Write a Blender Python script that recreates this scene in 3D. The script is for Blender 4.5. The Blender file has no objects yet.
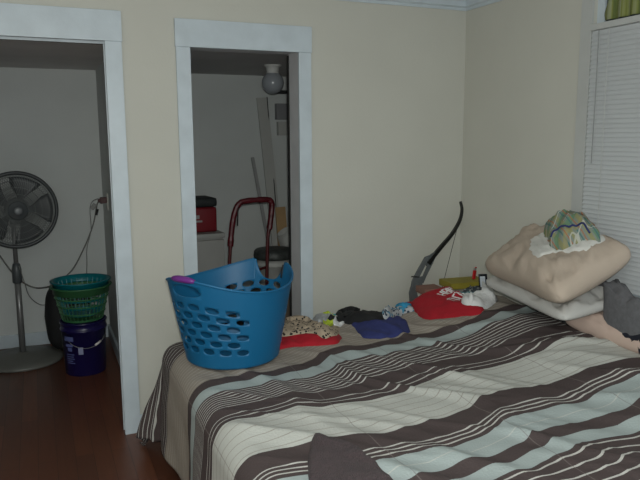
import bpy, bmesh, math, random
from mathutils import Vector, Matrix, noise
from mathutils.bvhtree import BVHTree
random.seed(4)
PI = math.pi
S = bpy.context.scene
COL = S.collection

# ------------------------------------------------------------ camera, world, lights, exposure
FPX, PITCH, YAW, ROLL, CH = 659.29, 0.1533, 0.4035, -0.0056, 1.5566
D, W = 3.474, 2.457                    # back wall plane (y), right wall plane (x)
FWD = Vector((math.sin(YAW)*math.cos(PITCH), math.cos(YAW)*math.cos(PITCH), -math.sin(PITCH)))
RT0 = Vector((math.cos(YAW), -math.sin(YAW), 0)); UP0 = RT0.cross(FWD)
RT = RT0*math.cos(ROLL) + UP0*math.sin(ROLL); UP = UP0*math.cos(ROLL) - RT0*math.sin(ROLL)
cam_d = bpy.data.cameras.new('camera'); cam = bpy.data.objects.new('camera', cam_d); COL.objects.link(cam)
m = Matrix((RT, UP, -FWD)).transposed().to_4x4(); m.translation = (0, 0, CH)
cam.matrix_world = m
cam_d.sensor_width = 36; cam_d.lens = FPX*36/640; cam_d.clip_start = .05
S.camera = cam
wd = bpy.data.worlds.new('world'); S.world = wd; wd.use_nodes = True
wd.node_tree.nodes['Background'].inputs[0].default_value = (0.80, 0.93, 1.0, 1)
wd.node_tree.nodes['Background'].inputs[1].default_value = 0.66
fl = bpy.data.lights.new('camera_flash', 'POINT'); fl.energy = 148; fl.shadow_soft_size = .02; fl.color = (.955, .985, .93)
flo = bpy.data.objects.new('camera_flash', fl); flo.location = Vector((0, 0, CH)) + UP*.055 + RT*.02 - FWD*.02; COL.objects.link(flo)
S.view_settings.view_transform = 'Standard'; S.view_settings.look = 'None'
S.view_settings.exposure = -0.12; S.view_settings.gamma = 1; S.view_settings.use_curve_mapping = False

def pix(x, y):
    return FWD + RT*((x-320)/FPX) + UP*((240-y)/FPX)
def on_z(x, y, z):
    d = pix(x, y); t = (z-CH)/d.z; return Vector((d.x*t, d.y*t, z))
def on_y(x, y, Y):
    d = pix(x, y); t = Y/d.y; return Vector((d.x*t, Y, CH+d.z*t))
def on_x(x, y, X):
    d = pix(x, y); t = X/d.x; return Vector((X, d.y*t, CH+d.z*t))

# ------------------------------------------------------------ materials
def mat(name, col, rough=.6, noise_amt=0.0, noise_scale=8, bump=0.0, bump_scale=60, metal=0.0, spec=.5, sheen=0.0):
    mt = bpy.data.materials.new(name); mt.use_nodes = True; nt = mt.node_tree; b = nt.nodes['Principled BSDF']
    b.inputs['Base Color'].default_value = (*col, 1); b.inputs['Roughness'].default_value = rough
    b.inputs['Metallic'].default_value = metal; b.inputs['Specular IOR Level'].default_value = spec
    if sheen: b.inputs['Sheen Weight'].default_value = sheen
    tc = nt.nodes.new('ShaderNodeTexCoord')
    if noise_amt:
        n = nt.nodes.new('ShaderNodeTexNoise'); n.inputs['Scale'].default_value = noise_scale; n.inputs['Detail'].default_value = 5
        nt.links.new(tc.outputs['Object'], n.inputs['Vector'])
        r = nt.nodes.new('ShaderNodeValToRGB')
        r.color_ramp.elements[0].position = .3; r.color_ramp.elements[1].position = .7
        r.color_ramp.elements[0].color = (*[c*(1-noise_amt) for c in col], 1)
        r.color_ramp.elements[1].color = (*[min(1, c*(1+noise_amt)) for c in col], 1)
        nt.links.new(n.outputs['Fac'], r.inputs[0]); nt.links.new(r.outputs[0], b.inputs['Base Color'])
    if bump:
        n = nt.nodes.new('ShaderNodeTexNoise'); n.inputs['Scale'].default_value = bump_scale; n.inputs['Detail'].default_value = 4
        nt.links.new(tc.outputs['Object'], n.inputs['Vector'])
        bp = nt.nodes.new('ShaderNodeBump'); bp.inputs['Strength'].default_value = bump; bp.inputs['Distance'].default_value = .01
        nt.links.new(n.outputs['Fac'], bp.inputs['Height']); nt.links.new(bp.outputs[0], b.inputs['Normal'])
    return mt
M = {}
M['wall'] = mat('wall_paint', (.545, .538, .485), .75, .02, 3, .06, 90, spec=.25)
M['closet'] = mat('closet_paint', (.60, .62, .61), .8, .03, 3, .08, 60, spec=.2)
M['closet_ceiling'] = mat('closet_ceiling_paint', (.60, .585, .58), .85, .05, 4)
M['ceiling'] = mat('ceiling_paint', (.7, .72, .72), .8, .02, 3)
M['trim'] = mat('trim_paint', (.52, .585, .635), .42, .06, 9, .1, 30)
M['jamb'] = mat('jamb_paint', (.58, .58, .60), .5, .06, 9)
M['rawjamb'] = mat('bare_jamb_wood', (.12, .10, .085), .7, .3, 14)
M['dark'] = mat('dark_gap', (.012, .012, .012), .8)
M['globe'] = mat('milk_glass', (.32, .34, .37), .22)
M['white_metal'] = mat('white_enamel', (.6, .6, .58), .4)
M['fan_gray'] = mat('grey_fan_plastic', (.075, .083, .088), .4, .05)
M['fan_dark'] = mat('dark_fan_plastic', (.045, .05, .053), .45)
M['fan_pole'] = mat('fan_pole_metal', (.22, .22, .22), .35, metal=.4)
M['fan_base'] = mat('fan_base_plastic', (.135, .135, .122), .5, .05)
M['navy_bucket'] = mat('navy_bucket_plastic', (.010, .007, .062), .3)
M['label'] = mat('bucket_print', (.25, .27, .42), .6)
M['teal'] = mat('teal_plastic', (.0, .15, .18), .4)
M['green'] = mat('green_plastic', (.04, .15, .06), .4)
M['black_bag'] = mat('black_nylon', (.008, .008, .009), .7, .2, 30)
M['cord'] = mat('grey_cord', (.13, .13, .12), .5)
M['cord2'] = mat('pale_cord', (.2, .2, .19), .5)
M['plug'] = mat('dark_red_plug', (.06, .012, .012), .5)
M['blue'] = mat('blue_tub_plastic', (.001, .105, .24), .5, .04, 5)
M['purple'] = mat('purple_grip', (.15, .025, .22), .4)
M['black_rubber'] = mat('black_rubber', (.01, .01, .01), .6)
M['bow_black'] = mat('black_bow_limb', (.008, .008, .008), .3)
M['bow_gray'] = mat('grey_bow_riser', (.10, .11, .115), .45, .1, 20)
M['string'] = mat('bow_string', (.05, .05, .045), .7)
M['slat'] = mat('blind_slat', (.53, .55, .565), .45)
M['fridge'] = mat('cabinet_enamel', (.34, .335, .32), .5, .04)
M['red_cool'] = mat('red_cooler', (.17, .008, .014), .5, .1)
M['cooler_black'] = mat('black_cooler_lid', (.02, .024, .024), .7, .2, 25)
M['red_tape'] = mat('red_tape', (.085, .004, .009), .45, .3, 40)
M['handtruck'] = mat('hand_truck_steel', (.08, .01, .012), .45, .3, 18)
M['pail'] = mat('white_pail', (.5, .5, .48), .45)
M['pail_lid'] = mat('dark_pail_lid', (.05, .055, .053), .5, .4, 30)
M['cardboard'] = mat('cardboard', (.16, .12, .085), .8, .1, 10)
M['pine'] = mat('pine_wood', (.42, .27, .13), .6, .12, 6)
M['board'] = mat('pale_board', (.46, .46, .44), .7, .05, 5)
M['boxgray'] = mat('grey_box', (.22, .22, .23), .5)
M['mattress'] = mat('mattress_ticking', (.6, .58, .55), .8, .04, 10, .2, 40)
M['sheet'] = mat('pink_beige_sheet', (.54, .41, .35), .85, .05, 10, .2, 25)
M['pillow_beige'] = mat('beige_pillowcase', (.47, .385, .315), .85, .05, 6, .25, 18)
M['pillow_white'] = mat('white_pillowcase', (.54, .53, .51), .85, .04, 8, .25, 18)
M['wcloth'] = mat('white_cloth', (.62, .61, .58), .9, .05, 12, .3, 30)
M['gray_shirt'] = mat('grey_shirt', (.115, .115, .125), .9, .12, 60, .3, 50)
M['navy'] = mat('navy_cloth', (.022, .03, .13), .9, .15, 25, .3, 40)
M['darknavy'] = mat('dark_navy_cloth', (.006, .007, .016), .9, .1, 20)
M['black'] = mat('black_cloth', (.009, .009, .010), .9, .2, 20, .3, 30)
M['red'] = mat('red_cloth', (.34, .003, .013), .85, .12, 12, .3, 40)
M['brown_towel'] = mat('dark_brown_towel', (.050, .028, .033), .95, .35, 110, 1.0, 260, sheen=.1)
M['sock'] = mat('white_sock', (.66, .66, .66), .95, .05, 20, .4, 80)
M['gold'] = mat('yellow_box_card', (.24, .20, .02), .6, .12, 12)
M['brownbox'] = mat('brown_box_card', (.20, .10, .075), .7, .1, 12)
M['lighter'] = mat('red_lighter', (.45, .01, .012), .3)
M['chrome'] = mat('lighter_metal', (.5, .5, .5), .3, metal=.9)
M['phone'] = mat('dark_phone', (.01, .012, .02), .25)
M['screen'] = mat('phone_screen', (.55, .6, .66), .15, .15, 30)
M['print'] = mat('white_print', (.72, .68, .68), .7)
M['bluebright'] = mat('bright_blue_cloth', (.03, .27, .48), .9, .2, 20, .3, 40)
M['cyan'] = mat('light_teal_cloth', (.08, .30, .36), .9, .15, 30, .3, 40)
M['neon'] = mat('neon_yellow_trim', (.50, .62, .04), .8, .1, 30)
M['palegrey'] = mat('pale_grey_cloth', (.36, .37, .38), .9, .08, 30, .3, 40)
M['bedwood'] = mat('bed_frame_steel', (.03, .03, .03), .5)
M['outlet'] = mat('outlet_plastic', (.45, .44, .4), .4)

def shader_nodes(mt):
    nt = mt.node_tree; return nt, nt.nodes['Principled BSDF']
def math_node(nt, op, a, b=None, c=None):
    n = nt.nodes.new('ShaderNodeMath'); n.operation = op
    for i, v in enumerate((a, b, c)):
        if v is None: continue
        if isinstance(v, (int, float)): n.inputs[i].default_value = v
        else: nt.links.new(v, n.inputs[i])
    return n.outputs[0]
def mix(nt, f, a, b):
    n = nt.nodes.new('ShaderNodeMix'); n.data_type = 'RGBA'
    for sock, v in ((n.inputs[0], f), (n.inputs[6], a), (n.inputs[7], b)):
        if isinstance(v, tuple): sock.default_value = (*v, 1) if len(v) == 3 else v
        elif isinstance(v, (int, float)): sock.default_value = v
        else: nt.links.new(v, sock)
    return n.outputs[2]

def floor_material():
    mt = mat('hardwood_floor', (.1, .04, .02), .38); nt, b = shader_nodes(mt)
    tc = nt.nodes.new('ShaderNodeTexCoord'); mp = nt.nodes.new('ShaderNodeMapping'); mp.inputs['Rotation'].default_value = (0, 0, PI/2)
    nt.links.new(tc.outputs['Object'], mp.inputs[0])
    br = nt.nodes.new('ShaderNodeTexBrick'); nt.links.new(mp.outputs[0], br.inputs[0])
    br.inputs['Scale'].default_value = 1; br.inputs['Brick Width'].default_value = 1.1; br.inputs['Row Height'].default_value = .085
    br.inputs['Mortar Size'].default_value = .0012; br.inputs['Color1'].default_value = (.165, .056, .028, 1)
    br.inputs['Color2'].default_value = (.10, .035, .019, 1); br.inputs['Mortar'].default_value = (.02, .01, .008, 1)
    mp2 = nt.nodes.new('ShaderNodeMapping'); mp2.inputs['Scale'].default_value = (40, 3, 1); nt.links.new(tc.outputs['Object'], mp2.inputs[0])
    n = nt.nodes.new('ShaderNodeTexNoise'); n.inputs['Scale'].default_value = 1.5; n.inputs['Detail'].default_value = 6; nt.links.new(mp2.outputs[0], n.inputs[0])
    f = math_node(nt, 'MULTIPLY', n.outputs['Fac'], .55)
    nt.links.new(mix(nt, f, br.outputs[0], (.04, .016, .010)), b.inputs['Base Color'])
    return mt
M['floor'] = floor_material()

def stripes_material():
    mt = mat('striped_comforter', (.2, .2, .2), .8, bump=.25, bump_scale=120, spec=.3); nt, b = shader_nodes(mt)
    uv = nt.nodes.new('ShaderNodeUVMap'); uv.uv_map = 'UVMap'
    sp = nt.nodes.new('ShaderNodeSeparateXYZ'); nt.links.new(uv.outputs[0], sp.inputs[0]); u, v = sp.outputs[0], sp.outputs[1]
    brown = (.070, .052, .052); taupe = (.30, .262, .225); pale = (.35, .40, .40); cream = (.50, .505, .475)
    lo, hi = .6, 3.9
    zones = [(.6, brown), (1.435, pale), (1.50, brown), (1.565, pale), (1.678, brown), (1.855, cream), (2.112, brown),
             (2.46, pale), (2.555, brown), (2.625, taupe), (3.03, brown)]
    def ramp(stops):
        r = nt.nodes.new('ShaderNodeValToRGB'); r.color_ramp.interpolation = 'CONSTANT'; el = r.color_ramp.elements
        el.remove(el[1]); el[0].position = 0; el[0].color = (*stops[0][1], 1)
        for i, (p, c) in enumerate(stops[1:]):
            e = el.new((p-lo)/(hi-lo)); e.color = (*c, 1)
        t = math_node(nt, 'DIVIDE', math_node(nt, 'SUBTRACT', v, lo), hi-lo); nt.links.new(t, r.inputs[0]); return r.outputs[0]
    base = ramp(zones)
    def band(a, c):
        return math_node(nt, 'MULTIPLY', math_node(nt, 'GREATER_THAN', v, a), math_node(nt, 'LESS_THAN', v, c))
    def lines(a, c, period, width, off=0.0):
        fr = math_node(nt, 'FRACT', math_node(nt, 'DIVIDE', math_node(nt, 'SUBTRACT', v, a+off), period))
        return math_node(nt, 'MULTIPLY', math_node(nt, 'LESS_THAN', fr, width/period), band(a, c))
    white = (.50, .49, .465)
    for a, c, p, w, off, colr, k in [(.6, 1.42, .046, .0072, .03, white, 1), (1.695, 1.765, .0225, .0068, .008, white, 1), (1.6, 1.66, .0425, .004, .02, cream, .8),
                             (2.14, 2.215, .035, .0062, .012, white, 1), (2.278, 2.456, .0235, .0062, .004, white, 1),
                             (1.87, 2.105, .044, .004, .01, (.30, .27, .24), .75), (2.64, 3.02, .027, .0045, .01, (.42, .39, .35), .8),
                             (3.035, 3.9, .036, .0055, .012, white, 1)]:
        f = lines(a, c, p, w, off)
        if k < 1: f = math_node(nt, 'MULTIPLY', f, k)
        base = mix(nt, f, base, colr)
    # faint quilting threads across the stripes
    fr = math_node(nt, 'FRACT', math_node(nt, 'DIVIDE', u, .47)); q = math_node(nt, 'MULTIPLY', math_node(nt, 'LESS_THAN', fr, .008), .5)
    base = mix(nt, q, base, (.2, .17, .16))
    nt.links.new(base, b.inputs['Base Color'])
    return mt
M['comforter'] = stripes_material()

def spotted_material(name, base, spot, scale, thr, third=None):
    mt = mat(name, base, .9, bump=.3, bump_scale=40); nt, b = shader_nodes(mt)
    tc = nt.nodes.new('ShaderNodeTexCoord'); vo = nt.nodes.new('ShaderNodeTexVoronoi'); vo.inputs['Scale'].default_value = scale
    nt.links.new(tc.outputs['Object'], vo.inputs[0])
    f = math_node(nt, 'LESS_THAN', vo.outputs['Distance'], thr)
    c = mix(nt, f, base, spot)
    if third:
        n = nt.nodes.new('ShaderNodeTexNoise'); n.inputs['Scale'].default_value = 22; nt.links.new(tc.outputs['Object'], n.inputs[0])
        c = mix(nt, math_node(nt, 'GREATER_THAN', n.outputs['Fac'], .56), c, third)
    nt.links.new(c, b.inputs['Base Color']); return mt
M['leopard'] = spotted_material('dotted_tan_cloth', (.40, .32, .235), (.018, .015, .014), 58, .34)
M['camo'] = spotted_material('blue_white_print_cloth', (.42, .44, .46), (.02, .04, .07), 45, .36, (.05, .25, .40))
M['zig'] = spotted_material('black_white_print_cloth', (.04, .05, .06), (.38, .38, .36), 60, .33, (.06, .20, .24))

def plaid_material():
    mt = mat('green_yellow_plaid', (.2, .25, .15), .9, bump=.3, bump_scale=60); nt, b = shader_nodes(mt)
    uv = nt.nodes.new('ShaderNodeTexCoord'); mp = nt.nodes.new('ShaderNodeMapping'); mp.inputs['Rotation'].default_value = (.5, .3, .6)
    nt.links.new(uv.outputs['Object'], mp.inputs[0]); sp = nt.nodes.new('ShaderNodeSeparateXYZ'); nt.links.new(mp.outputs[0], sp.inputs[0])
    base = (.20, .23, .20)
    def st(ax, per, a, w):
        fr = math_node(nt, 'FRACT', math_node(nt, 'DIVIDE', math_node(nt, 'ADD', sp.outputs[ax], 10), per))
        return math_node(nt, 'MULTIPLY', math_node(nt, 'GREATER_THAN', fr, a), math_node(nt, 'LESS_THAN', fr, a+w))
    c = base
    for ax, per, a, w, col, k in [(0, .062, .1, .28, (.27, .25, .07), .6), (1, .062, .5, .25, (.10, .22, .12), .75), (0, .062, .62, .1, (.06, .16, .16), .9),
                                  (1, .062, .05, .12, (.30, .26, .10), .6), (0, .062, .85, .07, (.38, .12, .04), .8), (1, .062, .9, .06, (.5, .5, .45), .7)]:
        c = mix(nt, math_node(nt, 'MULTIPLY', st(ax, per, a, w), k), c, col)
    nt.links.new(c, b.inputs['Base Color']); return mt
M['plaid'] = plaid_material()

def curtain_material():
    mt = mat('green_stripe_curtain', (.2, .25, .08), .85); nt, b = shader_nodes(mt)
    tc = nt.nodes.new('ShaderNodeTexCoord'); mp = nt.nodes.new('ShaderNodeMapping'); mp.inputs['Scale'].default_value = (1, 38, .4); nt.links.new(tc.outputs['Object'], mp.inputs[0])
    n = nt.nodes.new('ShaderNodeTexNoise'); n.inputs['Scale'].default_value = 1; n.inputs['Detail'].default_value = 3; nt.links.new(mp.outputs[0], n.inputs[0])
    r = nt.nodes.new('ShaderNodeValToRGB'); el = r.color_ramp.elements
    el[0].position = .35; el[0].color = (.07, .10, .03, 1); el[1].position = .62; el[1].color = (.26, .28, .17, 1); e = el.new(.5); e.color = (.19, .21, .05, 1)
    nt.links.new(n.outputs['Fac'], r.inputs[0]); nt.links.new(r.outputs[0], b.inputs['Base Color']); return mt
M['curtain'] = curtain_material()

# ------------------------------------------------------------ helpers
def link(name, bm, mt, parent=None, smooth=False, loc=None):
    me = bpy.data.meshes.new(name)
    bmesh.ops.recalc_face_normals(bm, faces=bm.faces)
    bm.to_mesh(me); bm.free()
    if smooth:
        for p in me.polygons: p.use_smooth = True
    me.materials.append(mt if not isinstance(mt, str) else M[mt])
    o = bpy.data.objects.new(name, me); COL.objects.link(o)
    if parent: o.parent = parent
    if loc is not None: o.location = loc
    return o
def tag(o, label, cat, group=None, kind=None):
    o['label'] = label; o['category'] = cat
    if group: o['group'] = group
    if kind: o['kind'] = kind
    return o
def thing(name, label, cat, loc=(0, 0, 0), rz=0, group=None):
    o = bpy.data.objects.new(name, None); COL.objects.link(o); o.location = loc; o.rotation_euler = (0, 0, rz); o.empty_display_size = .05
    return tag(o, label, cat, group)
def NB(): return bmesh.new()
def box(bm, lo, hi, mx=None, bev=0):
    vs = [bm.verts.new((x, y, z)) for z in (lo[2], hi[2]) for y in (lo[1], hi[1]) for x in (lo[0], hi[0])]
    fs = [bm.faces.new([vs[i] for i in f]) for f in ((0, 2, 3, 1), (4, 5, 7, 6), (0, 1, 5, 4), (2, 6, 7, 3), (0, 4, 6, 2), (1, 3, 7, 5))]
    if bev:
        es = list({e for f in fs for e in f.edges})
        r = bmesh.ops.bevel(bm, geom=es, offset=bev, segments=2, affect='EDGES', profile=.6)
        vs = list({v for f in r['faces'] for v in f.verts} | {v for v in vs if v.is_valid})
    if mx is not None: bmesh.ops.transform(bm, matrix=mx, verts=vs)
    return vs
def frames(pts):
    pts = [Vector(p) for p in pts]; out = []; n = None
    for i, p in enumerate(pts):
        t = (pts[min(i+1, len(pts)-1)] - pts[max(i-1, 0)]).normalized()
        if n is None:
            a = Vector((0, 0, 1)) if abs(t.z) < .9 else Vector((1, 0, 0)); n = t.cross(a).normalized()
        else:
            n = (n - t*n.dot(t)).normalized()
        out.append((p, t, n, t.cross(n)))
    return out
def tube(bm, pts, r, n=8, closed=False, flat=1.0):
    if closed:
        P = [Vector(p) for p in pts]; N = len(P); rings = []
        c = sum(P, Vector())/N; nn = (P[0]-c).cross(P[N//4]-c).normalized()
        for i in range(N):
            t = (P[(i+1) % N]-P[i-1]).normalized(); b = nn; a = t.cross(b).normalized()
            rr = r(i/N) if callable(r) else r
            rings.append([bm.verts.new(P[i] + a*math.cos(2*PI*k/n)*rr + b*math.sin(2*PI*k/n)*rr*flat) for k in range(n)])
        for i in range(N):
            A, B = rings[i], rings[(i+1) % N]
            for k in range(n): bm.faces.new((A[k], A[(k+1) % n], B[(k+1) % n], B[k]))
        return
    fr = frames(pts); rings = []
    for i, (p, t, a, b) in enumerate(fr):
        rr = r(i/(len(fr)-1)) if callable(r) else r
        rings.append([bm.verts.new(p + a*math.cos(2*PI*k/n)*rr + b*math.sin(2*PI*k/n)*rr*flat) for k in range(n)])
    for A, B in zip(rings, rings[1:]):
        for k in range(n): bm.faces.new((A[k], A[(k+1) % n], B[(k+1) % n], B[k]))
    bm.faces.new(rings[0][::-1]); bm.faces.new(rings[-1])
def lathe(bm, prof, n=32, mx=None, cap0=True, cap1=True):
    rings = []; vs = []
    for r, z in prof:
        rg = [bm.verts.new((r*math.cos(2*PI*k/n), r*math.sin(2*PI*k/n), z)) for k in range(n)]; rings.append(rg); vs += rg
    for A, B in zip(rings, rings[1:]):
        for k in range(n): bm.faces.new((A[k], A[(k+1) % n], B[(k+1) % n], B[k]))
    if cap0: bm.faces.new(rings[0][::-1])
    if cap1: bm.faces.new(rings[-1])
    if mx is not None: bmesh.ops.transform(bm, matrix=mx, verts=vs)
def smooth_path(pts, n=8):
    P = [Vector(p) for p in pts]; P = [P[0]*2-P[1]] + P + [P[-1]*2-P[-2]]; out = []
    for i in range(1, len(P)-2):
        for k in range(n):
            t = k/n; a, b, c, d = P[i-1:i+3]
            out.append(.5*((2*b)+(c-a)*t+(2*a-5*b+4*c-d)*t*t+(3*b-a-3*c+d)*t**3))
    out.append(P[-2]); return out
def sst(x, a, b):
    t = max(0, min(1, (x-a)/(b-a))); return t*t*(3-2*t)
def interp(x, pts):
    if x <= pts[0][0]: return pts[0][1]
    for (a, A), (b, B) in zip(pts, pts[1:]):
        if x <= b: t = (x-a)/(b-a); t = t*t*(3-2*t); return A + (B-A)*t
    return pts[-1][1]
def struct(name, bm, mt, smooth=False):
    o = link(name, bm, mt, smooth=smooth); o['kind'] = 'structure'; return o
def boxobj(name, lo, hi, mt, parent=None, bev=0, mx=None, smooth=False):
    bm = NB(); box(bm, lo, hi, mx, bev); return link(name, bm, mt, parent, smooth)
def boxstruct(name, lo, hi, mt, bev=0):
    bm = NB(); box(bm, lo, hi, None, bev); return struct(name, bm, mt)

# ------------------------------------------------------------ the room shell
XL, YB, H = -1.9, -.9, 2.40
CB = 5.35                               # closet back wall
WT = .175                               # wall thickness
bm = NB(); box(bm, (XL-.1, YB, -.05), (W+.1, CB+.1, 0)); struct('floor', bm, 'floor')
bm = NB(); box(bm, (XL-.1, YB, H), (W+.1, D+WT, H+.05)); struct('ceiling', bm, 'ceiling')
D1L, D1R, D1T = -.56, .343, 2.03
D2L, D2R, D2T = .761, 1.356, 2.02
bm = NB()
for lo, hi in [((XL, D, 0), (D1L, D+WT, H)), ((D1L, D, D1T+.02), (D1R+.02, D+WT, H)), ((D1R+.02, D, 0), (D2L-.02, D+WT, H)),
               ((D2L-.02, D, D2T+.02), (D2R+.02, D+WT, H)), ((D2R+.02, D, 0), (W+.1, D+WT, H))]: box(bm, lo, hi)
struct('wall_back', bm, 'wall')
bm = NB(); box(bm, (XL-.1, YB, 0), (XL, CB+.1, H)); struct('wall_left', bm, 'wall')
# right wall with a window opening
WY0, WY1, WZ0, WZ1 = 1.25, 2.457, .80, 2.24
bm = NB()
for lo, hi in [((W, YB, 0), (W+.1, WY0, H)), ((W, WY1, 0), (W+.1, CB+.1, H)), ((W, WY0, 0), (W+.1, WY1, WZ0)), ((W, WY0, WZ1), (W+.1, WY1, H))]: box(bm, lo, hi)
struct('wall_right', bm, 'wall')
# closet walls and low ceiling behind the door openings
bm = NB(); box(bm, (XL, CB, 0), (W, CB+.1, 2.3)); struct('wall_closet_back', bm, 'closet')
bm = NB(); box(bm, (.455, D+WT, 0), (.57, CB, 2.08)); struct('wall_closet_divider', bm, 'closet')
bm = NB(); box(bm, (XL, D+WT, 2.07), (W, CB, 2.12)); struct('ceiling_closet', bm, 'closet_ceiling')
# crown moulding
def crown(name, pts_fn):
    prof = [(0, 0), (.008, 0), (.012, .014), (.026, .022), (.030, .045), (.052, .066), (.062, .070), (.062, .088), (0, .088)]
    bm = NB(); rings = []
    for e in (0, 1): rings.append([bm.verts.new(pts_fn(e, o, H-.088+z)) for o, z in prof])
    n = len(prof)
    for k in range(n): bm.faces.new((rings[0][k], rings[0][(k+1) % n], rings[1][(k+1) % n], rings[1][k]))
    bm.faces.new(rings[0]); bm.faces.new(rings[1][::-1]); return struct(name, bm, 'trim')
crown('trim_1', lambda e, o, z: ((XL if e == 0 else W-o*.99), D-o, z))
crown('trim_2', lambda e, o, z: (W-o, (YB if e == 0 else D-o*.99), z))
# door casings with linings
def doorway(n, L, R, T, casw, hw, top_out, lining):
    root = thing('door_%d' % n, 'painted door opening casing', 'door frame'); root['kind'] = 'structure'
    del root['label']; del root['category']
    t = .019
    link_boxes = [('casing', (R, D-t, 0), (R+casw, D, T), 'trim'), ('casing', (L-casw, D-t, 0), (L, D, T), 'trim'),
                  ('head_casing', (L-casw-.003, D-t-.004, T), (R+casw+.003, D, top_out), 'trim')]
    for nm, lo, hi, mt in link_boxes:
        boxobj(nm, lo, hi, mt, root, .002)
    g = .010
    boxobj('jamb', (R+g, D+.001, 0), (R+.021, D+WT+.01, T+g), lining, root)
    boxobj('jamb', (L-.021, D+.001, 0), (L-g, D+WT+.01, T+g), lining, root)
    boxobj('head_jamb', (L-g, D+.001, T+g), (R+g, D+WT+.01, T+.021), lining, root)
    return root
d1 = doorway(1, D1L, D1R, D1T, .080, .14, 2.175, 'rawjamb')
bm = NB(); box(bm, (D1R-.001, D+.050, 0), (D1R+.0101, D+.058, D1T+.0101)); box(bm, (D1L, D+.050, D1T-.006), (D1R-.001, D+.058, D1T+.0101)); link('paint_bead', bm, 'trim', d1)
d2 = doorway(2, D2L, D2R, D2T, .073, .13, 2.158, 'jamb')
bm = NB(); box(bm, (D2R+.004, D+WT-.012, 0), (D2R+.0101, D+WT+.01, D2T+.004)); link('dark_gap_strip', bm, 'dark', d2)  # dark strip standing in for the darkness of the gap behind the jamb
# baseboards
boxstruct('baseboard_back', (D1R+.080, D-.016, 0), (D2L-.073, D, .095), 'trim', .003)
boxstruct('baseboard_back_right', (D2R+.073, D-.016, 0), (W, D, .095), 'trim', .003)
boxstruct('baseboard_right', (W-.016, YB, 0), (W, D-.016, .095), 'trim', .003)
boxstruct('baseboard_closet', (XL, CB-.016, 0), (.455, CB, .10), 'trim', .003)
boxstruct('baseboard_closet_side', (.439, D+WT+.02, 0), (.455, CB-.016, .10), 'trim', .003)

# window with casing, panes, rail
win = bpy.data.objects.new('window_1', None); COL.objects.link(win); win['kind'] = 'structure'
CW = .07
M['wincasing'] = mat('window_casing_paint', (.47, .48, .47), .5, .04, 9)
boxobj('window_casing', (W-.012, WY1, WZ0-.05), (W, WY1+CW, WZ1+CW), 'wincasing', win, .002)
boxobj('window_casing', (W-.012, WY0-CW, WZ0-.05), (W, WY0, WZ1+CW), 'wincasing', win, .002)
boxobj('window_casing', (W-.012, WY0, WZ1), (W, WY1, WZ1+.06), 'wincasing', win, .002)
boxobj('window_sill', (W-.05, WY0-CW, WZ0-.03), (W+.06, WY1+CW, WZ0), 'trim', win, .003)
bm = NB()
for lo, hi in [((W+.02, WY0, WZ0), (W+.05, WY0+.045, WZ1)), ((W+.02, WY1-.045, WZ0), (W+.05, WY1, WZ1)), ((W+.02, WY0+.045, 1.5), (W+.05, WY1-.045, 1.55)),
               ((W+.02, WY0+.045, WZ0), (W+.05, WY1-.045, WZ0+.05)), ((W+.02, WY0+.045, WZ1-.04), (W+.05, WY1-.045, WZ1))]: box(bm, lo, hi)
link('window_frame', bm, 'trim', win)
gm = mat('window_glass', (.05, .06, .06), .05); boxobj('pane', (W+.03, WY0+.045, WZ0+.05), (W+.036, WY1-.045, WZ1-.04), gm, win)
boxobj('night_dark_sheet', (W+.075, WY0, WZ0), (W+.08, WY1, WZ1), mat('night_dark', (.03, .035, .03), .9), win)  # dark sheet added behind the glass, standing in for the night outside

# mini blind
bl = thing('window_blind', 'white horizontal mini blind covering the window on the right wall', 'window blind', (W-.018, (WY0+WY1)/2, 2.05))
bx = 0.0; yh = (WY1-WY0)/2-.012
boxobj('headrail', (bx-.016, -yh, -.004), (bx+.016, yh, .024), 'wincasing', bl, .002)
bm = NB(); z = -.018; k = 0
while z > -1.20:
    a = math.radians(-70); hw = .0130
    for s in (0,):
        p = []
        for j in range(4):
            q = -1+2*j/3; cx = math.cos(a)*hw*q - math.sin(a)*.0022*(1-q*q); cz = -math.sin(a)*hw*q*1.0 - math.cos(a)*.0022*(1-q*q)
            p.append((bx+cx, z+cz))
        va = [bm.verts.new((x, -yh, zz)) for x, zz in p]; vb = [bm.verts.new((x, yh, zz)) for x, zz in p]
        for j in range(3): bm.faces.new((va[j], va[j+1], vb[j+1], vb[j]))
    z -= .0212
sl = link('slats', bm, 'slat', bl, False)
so = sl.modifiers.new('thick', 'SOLIDIFY'); so.thickness = .0006
boxobj('bottom_rail', (bx-.013, -yh, -1.225), (bx+.013, yh, -1.208), 'slat', bl, .002)
for yy in (yh-.115, -.2):
    bm = NB(); tube(bm, [(bx-.0145, yy, 0), (bx-.0145, yy, -1.21)], .0016, 5); link('ladder_cord', bm, 'wincasing', bl)
bm = NB(); tube(bm, [(bx-.021, yh-.062, -.01), (bx-.022, yh-.064, -.3), (bx-.021, yh-.06, -.62)], .0025, 6); link('tilt_wand', bm, mat('wand_plastic', (.26, .27, .27), .5), bl)
# green curtain fabric over the top of the blind
bm = NB(); ny, nz = 120, 14; g = []
c0 = 2.400
for j in range(nz+1):
    row = []
    for i in range(ny+1):
        f = i/ny; zz = 2.088+.15*j/nz
        y1 = c0 + .012*math.sin((zz-2.088)*45)-.02*(j/nz)
        y = y1 - (y1-1.28)*f
        row.append(bm.verts.new((W+.008+.007*math.sin(y*95+.6*math.sin(zz*20)), y, zz)))
    g.append(row)
for j in range(nz):
    for i in range(ny): bm.faces.new((g[j][i], g[j][i+1], g[j+1][i+1], g[j+1][i]))
cu = link('window_curtain', bm, 'curtain', smooth=True); tag(cu, 'green and yellow striped curtain showing above the white blind', 'curtain')
so = cu.modifiers.new('thick', 'SOLIDIFY'); so.thickness = .001

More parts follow.
